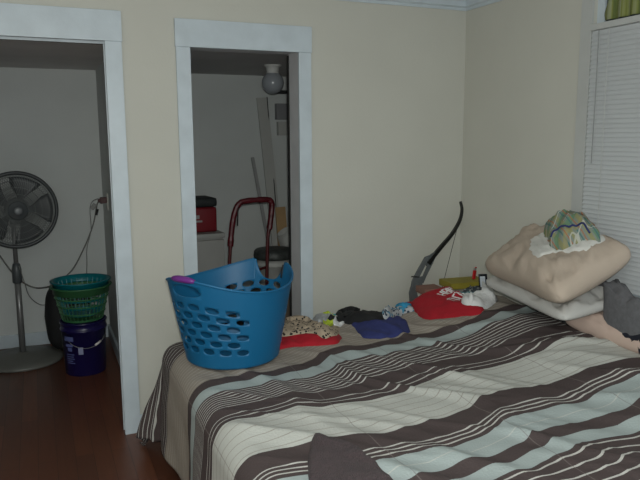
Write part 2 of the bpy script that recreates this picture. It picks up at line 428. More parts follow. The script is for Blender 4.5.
# ------------------------------------------------------------ bed
BX, BY0, BY1, BZ = .595, 1.12, 3.10, .585       # foot edge x, near and far edge y, top z
bed = thing('bed', 'king size bed with its head against the right wall under the window', 'bed', (1.5, 2.1, 0))
def rel(p, o): return Vector(p)-o.location
def bedbox(nm, lo, hi, mt, bev):
    return boxobj(nm, rel(lo, bed), rel(hi, bed), mt, bed, bev, smooth=False)
bedbox('mattress', (BX+.035, BY0+.03, .32), (W-.03, BY1-.03, .565), 'mattress', .05)
bedbox('box_spring', (BX+.045, BY0+.04, .16), (W-.03, BY1-.04, .318), 'mattress', .015)
bedbox('bed_frame', (BX+.06, BY0+.05, .13), (W-.04, BY1-.05, .158), 'bedwood', .003)
for x in (BX+.15, 1.5, W-.12):
    for y in (BY0+.14, BY1-.14):
        bm = NB(); lathe(bm, [(.022, 0), (.022, .13)], 12, Matrix.Translation(rel((x, y, 0), bed))); link('leg', bm, 'bedwood', bed)

def wrinkle(x, y):
    w = 0
    # long soft ridges running diagonally across the stripes
    a = x*.80 + y*.60
    n1 = noise.noise(Vector((a*3.2, (x*.6-y*.8)*1.1, 1.7)))
    w += .016*max(0, 1-abs(n1)*6)*sst(y, 1.2, 1.6)
    n2 = noise.noise(Vector(((x*.72+y*.69)*7.0, (x*.69-y*.72)*2.0, 5.2)))
    w += .007*max(0, 1-abs(n2)*5)
    w += .010*noise.noise(Vector((x*2.1, y*2.1, .3))) + .003*noise.noise(Vector((x*11, y*11, 2.3)))
    return w
def head_rise(x, y): return .085*sst(x, 1.72, 2.16)
def shiftg(x, y):
    far = interp(x, [(.3, -.12), (.5, -.12), (.9, -.09), (1.27, .05), (1.6, .10), (1.95, .07), (2.3, .08)])
    mid = interp(x, [(.5, .0), (1.1, -.01), (1.25, .01), (1.67, .09), (2.0, .05), (2.3, -.01)])
    near = interp(x, [(.5, .0), (1.0, -.05), (1.5, .04), (1.8, .04), (2.3, .02)])
    if y > 2.1: return mid + (far-mid)*sst(y, 2.05, 2.6)
    return near + (mid-near)*sst(y, 1.55, 2.05)
DROP = .545
def cloth_pt(X, Y):
    a = max(0.0, BX-X); b = max(0.0, Y-BY1); c = max(0.0, BY0-Y)
    Rr = .10
    e = b if b > 0 else c; sy = 1 if b > 0 else -1
    L = (a**3+e**3)**(1/3) if (a > 0 or e > 0) else 0
    x = max(X, BX); y = min(max(Y, BY0), BY1)
    wr = wrinkle(X, Y)
    z = BZ + head_rise(X, Y) + wr*(1 if L == 0 else max(0, 1-L/.12))
    if L > 0:
        ang = math.atan2(e, a); dx, dy = -math.cos(ang), math.sin(ang)*sy
        q = PI/2*Rr
        if L < q: h = Rr*math.sin(L/Rr); dz = Rr*(1-math.cos(L/Rr))
        else:
            cor = math.sin(2*ang)
            fl = .03 + .13*math.cos(ang)**2 + .24*cor if sy > 0 else .05+.2*cor
            fold = .018*math.sin((X*9 if e > a else Y*9)+ang*7)*sst(L, .15, .5)
            h = Rr + (L-q)*fl + fold + .012*noise.noise(Vector((X*5, Y*5, 9)))*sst(L, .1, .4); dz = Rr + (L-q)*(1-.25*fl*fl)
        if sy > 0 and e > a: h = min(h, .30)
        x += dx*h; y += dy*h; z -= dz
        z = max(z, .018+.01*abs(noise.noise(Vector((X*7, Y*7, 0)))))
        y = min(y, D-.03)
    return Vector((x, y, z))
bm = NB(); uvl = bm.loops.layers.uv.new('UVMap')
NX, NY = 190, 210; X0, Y0, Y1 = BX-DROP, BY0-.45, BY1+DROP; g = []
def xend(Y): return 2.27 + .07*sst(Y, 2.25, 3.0) + .03*sst(-Y, -2.1, -1.8)
for j in range(NY+1):
    row = []; Y = Y0+(Y1-Y0)*j/NY
    for i in range(NX+1):
        X = X0 + (xend(Y)-X0)*i/NX
        v = bm.verts.new(cloth_pt(X, Y)); gg = shiftg(X, Y)
        n_ = noise.noise(Vector(((X*.80+Y*.60)*3.2, (X*.6-Y*.8)*1.1, 1.7))); gg += .013*math.tanh(n_*9)*sst(X, .6, .9) + .016*noise.noise(Vector((X*4.5, Y*2.5, 4))) + .004*noise.noise(Vector((X*16, Y*5, 8)))
        row.append((v, (X, Y-gg)))
    g.append(row)
for j in range(NY):
    for i in range(NX):
        q = [g[j][i], g[j][i+1], g[j+1][i+1], g[j+1][i]]
        f = bm.faces.new([a[0] for a in q])
        for l, a in zip(f.loops, q): l[uvl].uv = a[1]
comf_bvh = BVHTree.FromBMesh(bm)
comf = link('comforter', bm, 'comforter', smooth=True)
tag(comf, 'brown, taupe and pale grey striped comforter spread over the whole bed', 'comforter')
so = comf.modifiers.new('thick', 'SOLIDIFY'); so.thickness = .012; so.offset = -1
SURF = [comf_bvh]
def surf(x, y, default=None):
    best = None
    for b in SURF:
        h = b.ray_cast(Vector((x, y, 3)), Vector((0, 0, -1)))
        if h[0] is not None and (best is None or h[0].z > best): best = h[0].z
    return best if best is not None else (BZ if default is None else default)

# pillows
def pillow(name, c, ax, ay, hx, hy, ht, mt, seed, label):
    ax = Vector(ax).normalized(); ay = Vector(ay).normalized(); az = ax.cross(ay).normalized()
    if az.z < 0: az = -az
    c = Vector(c); bm = NB(); n = 44; top = {}; bot = {}
    for i in range(n+1):
        for j in range(n+1):
            u, v = -1+2*i/n, -1+2*j/n
            uu, vv = math.sin(u*PI/2), math.sin(v*PI/2)
            px = uu*hx*(1-.10*(1-vv*vv)) ; py = vv*hy*(1-.08*(1-uu*uu))
            cr = (abs(uu)**6)*(abs(vv)**6); px *= 1-.13*cr; py *= 1-.10*cr
            e = max(0, (1-abs(uu)**2.6)*(1-abs(vv)**2.6))
            t = ht*(e**.42)*(1+.10*noise.noise(Vector((uu*1.5, vv*1.5, seed))))
            w = (.022*noise.noise(Vector((uu*2.5+seed, vv*5, seed*2))) + .006*noise.noise(Vector((uu*9, vv*9, seed))) - .014*max(0, 1-4*abs(noise.noise(Vector(((uu+vv)*1.6, (uu-vv)*5.5, seed+4))))))*min(1, e*4)
            edge = i in (0, n) or j in (0, n)
            top[i, j] = bm.verts.new(c + ax*px + ay*py + az*(t+w))
            bot[i, j] = top[i, j] if edge else bm.verts.new(c + ax*px + ay*py - az*t*.85)
    for i in range(n):
        for j in range(n):
            bm.faces.new((top[i, j], top[i+1, j], top[i+1, j+1], top[i, j+1]))
            q = [bot[i, j], bot[i, j+1], bot[i+1, j+1], bot[i+1, j]]
            if len(set(q) - set(top.values())) > 0: bm.faces.new(q)
            elif len(set(q)) == 4:
                try: bm.faces.new(q)
                except ValueError: pass
    for v in bm.verts:
        if v.co.x > 2.27: v.co.x = 2.27 + .162*(1-math.exp(-(v.co.x-2.27)/.162))
    b = BVHTree.FromBMesh(bm)
    o = link(name, bm, mt, smooth=True); tag(o, label, 'pillow'); SURF.append(b); return o
# crumpled cloth patch: outline (world xy) draped over whatever lies below
def patch(name, pts, h, mt, seed, label=None, cat=None, wr=.4, fold=18, parent=None, smooth_n=5, add_surf=True, edge=3.0, group=None, lift=.003, jag=.004):
    P = [Vector((p[0], p[1], 0)) for p in pts]
    n = len(P); out = []
    for i in range(n):
        a, b, c, d = P[i-1], P[i], P[(i+1) % n], P[(i+2) % n]
        for k in range(smooth_n):
            t = k/smooth_n; cr = .5*((2*b)+(c-a)*t+(2*a-5*b+4*c-d)*t*t+(3*b-a-3*c+d)*t**3); ln = b.lerp(c, t); out.append(cr.lerp(ln, .35))
    c = sum(out, Vector())/len(out); N = len(out); R = 16
    for i, p in enumerate(out):
        dlt = (p-c); out[i] = p + dlt.normalized()*jag*noise.noise(Vector((p.x*30, p.y*30, seed)))*2
    bm = NB(); rings = []; base = []
    for r in range(R, 0, -1):
        f = (r/R)**.8; ring = []
        for p in out:
            q = c.lerp(p, f); zs = surf(q.x, q.y)
            if lift > .01: zs += lift*(1-f)**.3 
            hh = h*(max(0, 1-f**edge))**.5
            ww = noise.noise(Vector((q.x*fold, q.y*fold*.8, seed))) ; w2 = noise.noise(Vector((q.x*fold*2.7, q.y*fold*2.7, seed+3)))
            ridge = 1-abs(ww)*2
            z = zs + lift + hh*(1-wr + wr*ridge + wr*.35*w2)
            z = max(z, zs+.002); q = Vector((min(q.x, W-.045), min(q.y, D-.03), 0))
            if r == R: z = zs+.001
            ring.append(bm.verts.new((q.x, q.y, z)))
        rings.append(ring)
    ctr = bm.verts.new((c.x, c.y, surf(c.x, c.y)+lift+h*.8))
    for A, B in zip(rings, rings[1:]):
        for k in range(N): bm.faces.new((A[k], A[(k+1) % N], B[(k+1) % N], B[k]))
    for k in range(N): bm.faces.new((rings[-1][k], rings[-1][(k+1) % N], ctr))
    if add_surf: b = BVHTree.FromBMesh(bm)
    o = link(name, bm, mt, parent, smooth=True)
    if label: tag(o, label, cat, group)
    if add_surf: SURF.append(b)
    return o
def Z(pts, z=0, keep=False):
    out = []
    for x, y in pts:
        d = pix(x, y); best = None
        for b in SURF:
            h = b.ray_cast(Vector((0, 0, CH)), d.normalized())
            if h[0] is not None and (best is None or h[3] < best[1]): best = (h[0], h[3])
        p = best[0] if best else on_z(x, y, .62)
        if p.y > D-.2 or p.y < .5: p = on_z(x, y, .62)
        if keep and abs(p.z-z) > .13: p = on_z(x, y, z)
        p.x = min(p.x, W-.06); p.y = min(p.y, D-.06); out.append(p)
    return out

# things on the bed, from left to right
patch('red_garment', Z([(262, 338), (287, 334), (310, 330), (330, 333), (341, 337), (338, 344), (318, 346), (300, 347), (284, 349), (266, 350)], .60), .030, 'red', 1,
      'bright red folded garment under the black-dotted tan cloth, beside the blue tub', 'clothing', wr=.3)
patch('spotted_shirt', Z([(272, 322), (287, 312), (302, 311), (318, 315), (334, 321), (340, 328), (337, 336), (326, 339), (314, 334), (300, 334), (286, 337), (270, 334)], .63), .030, 'leopard', 2,
      'tan shirt with small black dots beside the blue laundry tub', 'clothing', wr=.5, fold=22)
ns = thing('kids_shirt', 'pale grey and neon yellow small shirt between the dotted shirt and the black one', 'clothing', tuple(on_z(328, 318, .60)))
for nm, pts, h, mt, sd in [('shirt_body', [(312, 318), (315, 311), (325, 309), (336, 311), (343, 315), (341, 322), (330, 325), (318, 323)], .030, 'palegrey', 5),
                           ('teal_panel', [(329, 312), (334, 309), (342, 309), (343, 314), (336, 316)], .012, 'cyan', 6),
                           ('neon_trim', [(322, 309), (325, 307), (331, 311), (333, 314), (329, 314)], .010, 'neon', 7),
                           ('neon_sleeve', [(323, 321), (331, 317), (338, 317), (341, 320), (334, 322), (327, 325)], .014, 'neon', 8),
                           ('black_stripe', [(328, 319), (333, 317), (339, 318), (338, 320), (331, 321)], .008, 'black', 9),
                           ('white_cuff', [(333, 321), (340, 319), (346, 321), (343, 325), (336, 326)], .016, 'sock', 10)]:
    o = patch(nm, Z(pts, .625), h, mt, sd, wr=.5, fold=26)
    o.parent = ns; o.matrix_parent_inverse = Matrix.Translation(-ns.location)
patch('navy_shorts', Z([(350, 322), (372, 317), (396, 315), (404, 322), (410, 332), (398, 336), (380, 339), (363, 338), (356, 330)], .61), .028, 'navy', 11,
      'navy blue shorts folded in front of the black shirt on the comforter', 'clothing', wr=.35, fold=12)
patch('black_shirt', Z([(336, 316), (337, 307), (345, 304), (360, 306), (376, 306), (386, 311), (393, 317), (380, 320), (366, 321), (352, 324), (344, 322)], .625), .045, 'black', 12,
      'black folded shirt lying behind the navy shorts', 'clothing', wr=.35, fold=12)
ps = patch('printed_shirt', Z([(382, 314), (384, 305), (391, 302), (400, 305), (410, 307), (414, 311), (404, 314), (396, 316), (388, 318)], .62), .035, 'camo', 13,
      'small blue and white printed shirt bunched between the black shirt and the red T-shirt', 'clothing', wr=.5, fold=26)
patch('blue_cloth', Z([(395, 305), (396, 300), (401, 299), (407, 303), (411, 306), (404, 309)], .65), .022, 'bluebright', 14,
      'small bright blue cloth on top of the blue and white printed shirt', 'clothing', wr=.4, fold=22)
# dark striped fold and boxes by the wall at the far side of the bed
FB = on_z(458, 290, .62)
bb = thing('cardboard_box', 'yellow flat box with a red lighter on it, near the corner', 'box', (0, 0, 0))
def oriented_box(name, c, ax, dims, mt, parent=None, bev=.002, tilt=None):
    ax = Vector(ax).normalized(); ay = Vector((-ax.y, ax.x, 0)).normalized(); az = ax.cross(ay)
    mx = Matrix((ax, ay, az)).transposed().to_4x4(); mx.translation = Vector(c)
    if tilt: mx = mx @ tilt
    d = Vector(dims)/2; bm = NB(); box(bm, -d, d, mx, bev); return link(name, bm, mt, parent)
zb = .59
yc = Vector((2.255, 3.18, 0)); yz = surf(2.25, 3.06)+.004
bpy.data.objects.remove(bb)
yb = oriented_box('cardboard_box', (2.27, 3.16, yz+.022), (1, -.12, 0), (.25, .15, .036), 'gold')
tag(yb, 'flat yellow box near the corner with a red lighter standing on it', 'box')
bb2 = oriented_box('brown_box', (2.04, 3.17, surf(2.04, 3.07)+.018), (1, -.1, 0), (.12, .12, .036), 'brownbox'); tag(bb2, 'small brown box beside the yellow box behind the red T-shirt', 'box')
lt = thing('lighter', 'red lighter standing on the yellow box', 'lighter', (2.33, 3.15, yz+.0405))
bm = NB(); box(bm, (-.011, -.006, 0), (.011, .006, .052), None, .003); link('lighter_body', bm, 'lighter', lt)
bm = NB(); box(bm, (-.009, -.005, .0522), (.009, .005, .066), None, .002); link('lighter_cap', bm, 'chrome', lt)
bm = NB(); box(bm, (.000, -.004, .0665), (.012, .004, .072), None, .001); link('lighter_button', bm, 'lighter', lt)
lt.rotation_euler = (0, .18, .3)
patch('patterned_cloth', Z([(452, 303), (458, 296), (470, 290), (484, 285), (500, 289), (503, 296), (496, 302), (480, 300), (466, 302)], .635), .030, 'zig', 15,
      'black and white patterned cloth behind the white socks', 'clothing', wr=.5, fold=24)
ph = thing('phone', 'small phone with a lit-looking pale screen leaning by the beige pillow', 'phone')
pc = on_z(485, 288, .70)
ph['label'] = 'small dark phone with a pale screen propped up by the beige pillow'
tl = Matrix.Rotation(math.radians(-14), 4, 'X')
oriented_box('phone_body', (pc.x, pc.y+.02, pc.z+.035), (1, -.25, 0), (.05, .014, .085), 'phone', ph, .003, tl)
oriented_box('phone_screen', (pc.x-.008, pc.y+.0115, pc.z+.035), (1, -.25, 0), (.030, .003, .062), 'screen', ph, .0005, tl)
ts = thing('red_t_shirt', 'red T-shirt with white lettering spread at the far side of the bed', 'clothing', tuple(on_z(445, 305, .6)))
rp = [(403, 299), (416, 298), (430, 295), (440, 292), (452, 291), (456, 295), (466, 302), (477, 306), (485, 310), (478, 315), (458, 317), (440, 319), (427, 320), (418, 315), (414, 309)]
o = patch('shirt_body', Z(rp, .63), .040, 'red', 16, wr=.25, fold=9); o.parent = ts; o.matrix_parent_inverse = Matrix.Translation(-ts.location)
# blurred white lettering: two short rows of printed strokes
bm = NB(); rnd = random.Random(9)
def stroke(a, b, w):
    a, b = Vector(a), Vector(b); d = (b-a); n = Vector((-d.y, d.x, 0)).normalized()*w/2; L = 4; vs = []
    for k in range(L+1):
        p = a.lerp(b, k/L); vs.append([bm.verts.new((q.x, q.y, surf(q.x, q.y)+.0015)) for q in (p-n, p+n)])
    for k in range(L): bm.faces.new((vs[k][0], vs[k][1], vs[k+1][1], vs[k+1][0]))
for (xa, ya), (xb, yb_), cnt in [((437, 300.0), (453, 296.5), 4), ((447, 305.0), (462, 300.0), 3)]:
    A, B = on_z(xa, ya, .66), on_z(xb, yb_, .66); u_ = (B-A)/cnt; vdir = Vector((-u_.y, u_.x, 0)).normalized()*.062*-1
    for k in range(cnt):
        p0 = A+u_*k; kind = rnd.randint(0, 2)
        stroke(p0, p0+vdir, .011); stroke(p0+u_*.62, p0+u_*.62+vdir, .011)
        if kind != 1: stroke(p0, p0+u_*.62, .010)
        if kind != 0: stroke(p0+vdir*.5, p0+vdir*.5+u_*.6, .010)
        if kind == 2: stroke(p0+vdir, p0+vdir+u_*.6, .010)
lo = link('lettering', bm, 'print', ts); lo.matrix_parent_inverse = Matrix.Translation(-ts.location); lo['label'] = 'white printed lettering'
# balled white socks
sk = thing('socks', 'pair of white socks rolled together beside the red T-shirt', 'socks')
for nm, pts, h, sd in [('sock', [(468, 303), (473, 296), (484, 293), (494, 294), (497, 299), (494, 305), (482, 307), (472, 306)], .042, 20), ('sock', [(461, 302), (464, 297), (470, 296), (474, 299), (472, 304), (465, 305)], .036, 21)]:
    o = patch(nm, Z(pts, .66), h, 'sock', sd, wr=.2, fold=10, edge=2.5); o.parent = sk
pillow('pillow', (2.355, 2.03, .705), (1, 0, .04), (.03, 1, 0), .13, .32, .075, 'sheet', 3, 'pinkish beige pillow lowest in the pile, mostly under the white pillow and grey shirt')
# clothes at the right edge of the bed
patch('navy_cloth', Z([(622, 332), (636, 328), (660, 326), (668, 338), (650, 344), (634, 341), (624, 338)]), .030, 'darknavy', 33, 'dark navy cloth under the grey shirt at the right edge', 'clothing', wr=.3, fold=10)
patch('grey_shirt', Z([(603, 316), (610, 326), (622, 333), (636, 336), (655, 334), (690, 325), (680, 308), (650, 300), (620, 303), (606, 310)]), .155, 'gray_shirt', 34,
      'heather grey shirt heaped beside the pillows at the right edge', 'clothing', wr=.22, fold=9, edge=5)
pillow('pillow', (2.34, 2.50, .805), (1, -.02, .12), (.20, 1, 0), .24, .41, .072, 'pillow_white', 8, 'flat off-white pillow in the middle of the pile under the beige one')
pillow('pillow', (2.29, 2.46, .965), (1, -.02, .40), (.27, 1, -.02), .26, .43, .125, 'pillow_beige', 12, 'big plump beige pillow on top of the pile at the bed head')
# cloths on the top pillow
Xp = lambda pts, z: Z(pts, 1.05, True)
patch('white_cloth', Xp([(531, 240), (537, 236), (546, 234), (560, 232), (580, 232), (597, 234), (604, 240), (590, 248), (572, 251), (556, 253), (540, 258), (531, 252)], 1.08), .018, 'wcloth', 30,
      'crumpled white cloth under the plaid cloth on the beige pillow', 'cloth', wr=.5, fold=16, jag=.008)
pl = thing('plaid_cloth', 'green and yellow plaid cloth with blue piping crumpled on top of the beige pillow', 'cloth')
o = patch('cloth', Xp([(543, 233), (552, 231), (566, 229), (580, 230), (592, 232), (600, 234), (600, 238), (590, 240), (580, 242), (572, 246), (563, 250), (552, 248), (550, 242), (545, 238)], 1.14), .085, 'plaid', 31, wr=.45, fold=13, edge=2.5, jag=.008, lift=.014); o.parent = pl
bm = NB(); pth = smooth_path(Z([(551, 238), (556, 231), (567, 227), (578, 226), (586, 228), (590, 234)], 1.08, True), 6)
pth = [Vector((p.x, p.y, surf(p.x, p.y)+.004)) for p in pth]; tube(bm, pth, .0045, 6); link('piping', bm, 'navy', pl, True)['label'] = 'dark blue piping'
# dark brown towel at the bottom
tw = patch('brown_towel', Z([(311, 440), (318, 436), (330, 440), (346, 444), (357, 449), (368, 460), (378, 468), (392, 482), (400, 500), (350, 520), (312, 500), (308, 470)], .61), .030, 'brown_towel', 35,
      'dark brown towel thrown over the near part of the comforter', 'towel', wr=.35, fold=9, edge=6)

# ------------------------------------------------------------ blue laundry tub
TC = Vector((.755, 2.765, 0)); tz = max(surf(TC.x+.2*math.cos(a), TC.y+.2*math.sin(a)) for a in [k*PI/8 for k in range(16)])-.006
AX = math.radians(32)+PI     # direction of the left handle
tub = thing('laundry_tub', 'big blue plastic laundry tub with oval holes standing on the corner of the bed', 'laundry basket', (TC.x, TC.y, tz))
HH = .345
def tub_pt(th, t, off=0.0):        # th measured from the left handle axis, t 0..1
    c = math.cos(th); ends = abs(c)**3
    top = HH + .055*ends - .012*(1-abs(c))
    z = .012 + (top-.012)*t
    k = z/HH
    a = .203 + .075*k + off; b = .200 + .058*k + off
    x, y = a*math.cos(th), b*math.sin(th)
    ca, sa = math.cos(AX), math.sin(AX)
    return Vector((x*ca-y*sa, x*sa+y*ca, z))
bm = NB(); NT, NR, SUB = 76, 20, 4
vc = {}
def tv(i, j):
    i %= NT*SUB
    if (i, j) not in vc: vc[i, j] = bm.verts.new(tub_pt(2*PI*i/(NT*SUB), j/(NR*SUB)))
    return vc[i, j]
def ring_hole(ci, cj, ri, rj, square=False, wi=1, wj=1):
    # cell block of wi x wj cells with an oval opening
    i0, j0 = ci*SUB, cj*SUB; nI, nJ = wi*SUB, wj*SUB
    per = [(i0+k, j0) for k in range(nI)] + [(i0+nI, j0+k) for k in range(nJ)] + [(i0+nI-k, j0+nJ) for k in range(nI)] + [(i0, j0+nJ-k) for k in range(nJ)]
    mi, mj = i0+nI/2, j0+nJ/2; inner = []
    for (a, b) in per:
        dx, dy = (a-mi)/(nI/2), (b-mj)/(nJ/2); an = math.atan2(dy, dx)
        ii, jj = mi+ri*nI/2*math.cos(an), mj+rj*nJ/2*math.sin(an)
        inner.append(bm.verts.new(tub_pt(2*PI*ii/(NT*SUB), jj/(NR*SUB))))
    n = len(per)
    for k in range(n): bm.faces.new((tv(*per[k]), tv(*per[(k+1) % n]), inner[(k+1) % n], inner[k]))
holes = set()
def aoff(i, base):   # cell offset from handle axis
    d = (i+.5 - base) % NT
    return d-NT if d > NT/2 else d
taken = set()
hl = []
for base in (0, NT//2):
    for r in range(6):
        j = 3 + r*2
        for q in range(-3, 4):
            i = (base + 4*q + 2*(r % 2) - 2) % NT
            if q == 3 and r % 2: continue
            hl.append((i, j))
for (i, j) in hl:
    for a in range(3):
        for b in range(2): taken.add(((i+a) % NT, j+b))
# handle openings: 6 wide x 2 high block near the top on the left, open notch on the right
HB = (-3 % NT, NR-3)
hcells = {((-4+k) % NT, NR-4+m) for k in range(8) for m in range(3)}
notch = {((NT//2-4+k) % NT, NR-5+m) for k in range(8) for m in range(5)}
seen = set()
for (i, j) in hl:
    if (i, j) in seen: continue
    seen.add((i, j))
    ring_hole(i, j, .90, .72, wi=3, wj=2)
ring_hole(-4 % NT, NR-4, .92, .92, wi=8, wj=3)
for i in range(NT):
    for j in range(NR):
        if (i, j) in taken or (i, j) in hcells or (i, j) in notch: continue
        for a in range(SUB):
            for b in range(SUB):
                bm.faces.new((tv(i*SUB+a, j*SUB+b), tv(i*SUB+a+1, j*SUB+b), tv(i*SUB+a+1, j*SUB+b+1), tv(i*SUB+a, j*SUB+b+1)))
# notch: round lower edge
i0 = (NT//2-4)*SUB; wI = 8*SUB; j0 = (NR-5)*SUB
for_l = {}
def nv(k, f):
    q = (k/wI)*2-1; hgt = 5*SUB*(abs(q)**3.2); key = (k, f)
    if key not in for_l:
        if f == 0: for_l[key] = tv(i0+k, j0)
        else: for_l[key] = bm.verts.new(tub_pt(2*PI*(i0+k)/(NT*SUB), (j0+hgt*f)/(NR*SUB)))
    return for_l[key]
for k in range(wI):
    for f0, f1 in ((0, .5), (.5, 1)):
        bm.faces.new((nv(k, f0), nv(k+1, f0), nv(k+1, f1), nv(k, f1)))
# floor of the tub
cen = bm.verts.new((0, 0, .006))
prev = [tv(i, 0) for i in range(NT*SUB)]
for f in (.96, .5):
    cur = [bm.verts.new(Vector((v.co.x*f, v.co.y*f, .005))) for v in [tv(i, 0) for i in range(NT*SUB)]]
    for k in range(NT*SUB): bm.faces.new((prev[k], prev[(k+1) % len(prev)], cur[(k+1) % len(cur)], cur[k]))
    prev = cur
for k in range(len(prev)): bm.faces.new((prev[k], prev[(k+1) % len(prev)], cen))
bmesh.ops.delete(bm, geom=[v for v in bm.verts if not v.link_faces], context='VERTS')
bmesh.ops.remove_doubles(bm, verts=bm.verts, dist=.0002)
body = link('tub_body', bm, 'blue', tub, True)
so = body.modifiers.new('thick', 'SOLIDIFY'); so.thickness = .0035; so.offset = 0
bm = NB(); pts = []
for k in range(120):
    th = 2*PI*k/120
    if abs(((th-PI+PI) % (2*PI))-PI) < .32: continue
    pts.append((th, tub_pt(th, 1.0, .002)))
pts = [(th if th > PI else th+2*PI, p) for th, p in pts]; pts.sort(key=lambda t: t[0])
tube(bm, [p for th, p in pts], .0055, 8); link('rim', bm, 'blue', tub, True)
bm = NB(); tube(bm, [tub_pt(th, 1.005, .002) for th in [(-.24+.06*k) for k in range(9)]], lambda t: .0145*(1-.5*abs(2*t-1)**3), 10); link('grip', bm, 'purple', tub, True)['label'] = 'purple handle grip'
bm = NB(); tube(bm, [tub_pt(PI-.30+.02*k*0, .80+.04*k, .003) for k in range(5)], .009, 8); link('notch_grip', bm, 'black_rubber', tub, True)['label'] = 'black grip stub'

# ------------------------------------------------------------ recurve bow in the corner gap
BYp = 3.30
bw = thing('bow', 'black and grey recurve bow leaning in the corner behind the bed', 'bow', tuple(on_y(419, 300, BYp)[:2])+(0,))
def bp(x, y, Y=BYp): return on_y(x, y, Y) - bw.location
limb = smooth_path([bp(460.5, 201.5), bp(462, 210), bp(459.5, 221), bp(452, 234), bp(441, 247), bp(432, 258), bp(428, 264)], 6)
def ribbon(bm, pts, w, t):
    fr = frames(pts); rings = []
    for i, p in enumerate(pts):
        f = i/(len(pts)-1); tg = (Vector(pts[min(i+1, len(pts)-1)])-Vector(pts[max(i-1, 0)])).normalized()
        side = Vector((0, 1, 0)); nrm = tg.cross(side).normalized(); ww = w(f)/2; tt = t(f)/2
        rings.append([bm.verts.new(Vector(p)+side*a*ww+nrm*b*tt) for a, b in ((-1, -1), (1, -1), (1, 1), (-1, 1))])
    for A, B in zip(rings, rings[1:]):
        for k in range(4): bm.faces.new((A[k], A[(k+1) % 4], B[(k+1) % 4], B[k]))
    bm.faces.new(rings[0][::-1]); bm.faces.new(rings[-1])
bm = NB(); ribbon(bm, limb, lambda f: .010+.012*f, lambda f: .013+.012*f); link('limb', bm, 'bow_black', bw)
low = smooth_path([bp(418, 303), bp(417, 318), bp(415, 345), bp(424, 372), bp(440, 392)], 6)
zmin = min(p.z for p in low)
low = [Vector((p.x, p.y, max(p.z, .02))) for p in low]
bm = NB(); ribbon(bm, low, lambda f: .042-.02*f, lambda f: .023-.01*f); link('limb', bm, 'bow_black', bw)
def slab(bm, outline, Y0, Y1):
    a = [bm.verts.new(on_y(x, y, (Y0+Y1)/2)-bw.location + Vector((0, Y0-(Y0+Y1)/2, 0))) for x, y in outline]
    b = [bm.verts.new(v.co + Vector((0, Y1-Y0, 0))) for v in a]; n = len(a)
    for k in range(n): bm.faces.new((a[k], a[(k+1) % n], b[(k+1) % n], b[k]))
    bm.faces.new(a[::-1]); bm.faces.new(b)
# riser: two rails with cut-outs between them, then grip
bm = NB()
slab(bm, [(425, 257), (430, 255), (425, 265), (419, 277), (417, 284), (411, 287), (412, 281), (417, 271)], BYp-.006, BYp+.006)
slab(bm, [(430, 255), (436, 251), (437, 253), (432, 264), (426, 276), (423, 283), (417, 284), (419, 277), (423, 276), (426, 269), (427.5, 266), (426, 266)], BYp-.006, BYp+.006)
slab(bm, [(411, 287), (417, 284), (421, 280), (422, 286), (417.5, 287.5), (416, 291), (418, 300), (419, 312), (411, 312), (410, 300), (409.5, 293)], BYp-.009, BYp+.009)
link('riser', bm, 'bow_gray', bw)['label'] = 'grey metal riser with cut-outs'
bm = NB(); tube(bm, [bp(411.5, 276.5, BYp-.02), bp(419, 277, BYp-.01)], .004, 6); link('arrow_rest', bm, 'bow_black', bw)
bm = NB(); tube(bm, [bp(459.5, 219, BYp), bp(442.5, 286, BYp), bp(432, 330, BYp), bp(426, 374, BYp)], .0018, 5); link('bow_string', bm, 'string', bw)

# ------------------------------------------------------------ closet on the left: pedestal fan
fx, fy = -.175, 5.0
fan = thing('pedestal_fan', 'grey round pedestal fan on a wide round base inside the left closet', 'fan', (fx, fy, 0))
bm = NB(); lathe(bm, [(.265, 0), (.268, .012), (.255, .028), (.17, .040), (.05, .052), (.03, .065)], 48); link('base', bm, 'fan_base', fan, True)
bm = NB(); lathe(bm, [(.021, .05), (.021, .62)], 20); link('pole', bm, 'fan_pole', fan, True)
bm = NB(); lathe(bm, [(.021, .56), (.032, .57), (.032, .66), (.024, .70), (.018, .705)], 20); link('height_collar', bm, 'fan_gray', fan, True)
bm = NB(); lathe(bm, [(.015, .7), (.015, 1.02)], 16); link('extension_pole', bm, 'fan_pole', fan, True)
hz = 1.085; hd = Matrix.Translation((.035, -.09, hz)) @ Matrix.Rotation(math.radians(6), 4, 'Z') @ Matrix.Rotation(PI/2, 4, 'X')
bm = NB(); lathe(bm, [(.02, -.14), (.06, -.13), (.075, -.10), (.08, -.05), (.05, -.03)], 24, hd); box(bm, (-.02, -.02, .98), (.055, .03, 1.07), None, .008); link('motor_housing', bm, 'fan_gray', fan, True)
cage = NB(); RR = .252
def hp(x, y, z): return hd @ Vector((x, y, z))
tube(cage, [hp(RR*math.cos(2*PI*k/64), RR*math.sin(2*PI*k/64), .0) for k in range(64)], .0125, 10, closed=True)
link('cage_ring', cage, 'fan_dark', fan, True)
GR = mat('grille_wire', (.19, .20, .20), .4)
def grill(sign, name):
    bm = NB()
    for k in range(84):
        a0 = 2*PI*k/84; pts = []
        for q in range(6):
            f = q/5; r = .058+(RR-.062)*f; a = a0 + .38*f*sign; z = sign*(.055*(1-f**2.2))
            pts.append(hp(r*math.cos(a), r*math.sin(a), z))
        tube(bm, pts, .0015, 4)
    for rr in (.11, .155, .2, .228):
        f = (rr-.058)/(RR-.062); z = sign*(.055*(1-f**2.2))
        tube(bm, [hp(rr*math.cos(2*PI*k/48), rr*math.sin(2*PI*k/48), z) for k in range(48)], .0017, 5, closed=True)
    link(name, bm, GR, fan)
grill(1, 'front_grille'); grill(-1, 'rear_grille')
bm = NB(); lathe(bm, [(.062, .045), (.064, .056), (.055, .062), (.03, .064), (.027, .070), (.012, .072)], 32, hd); link('hub_cover', bm, 'fan_gray', fan, True)
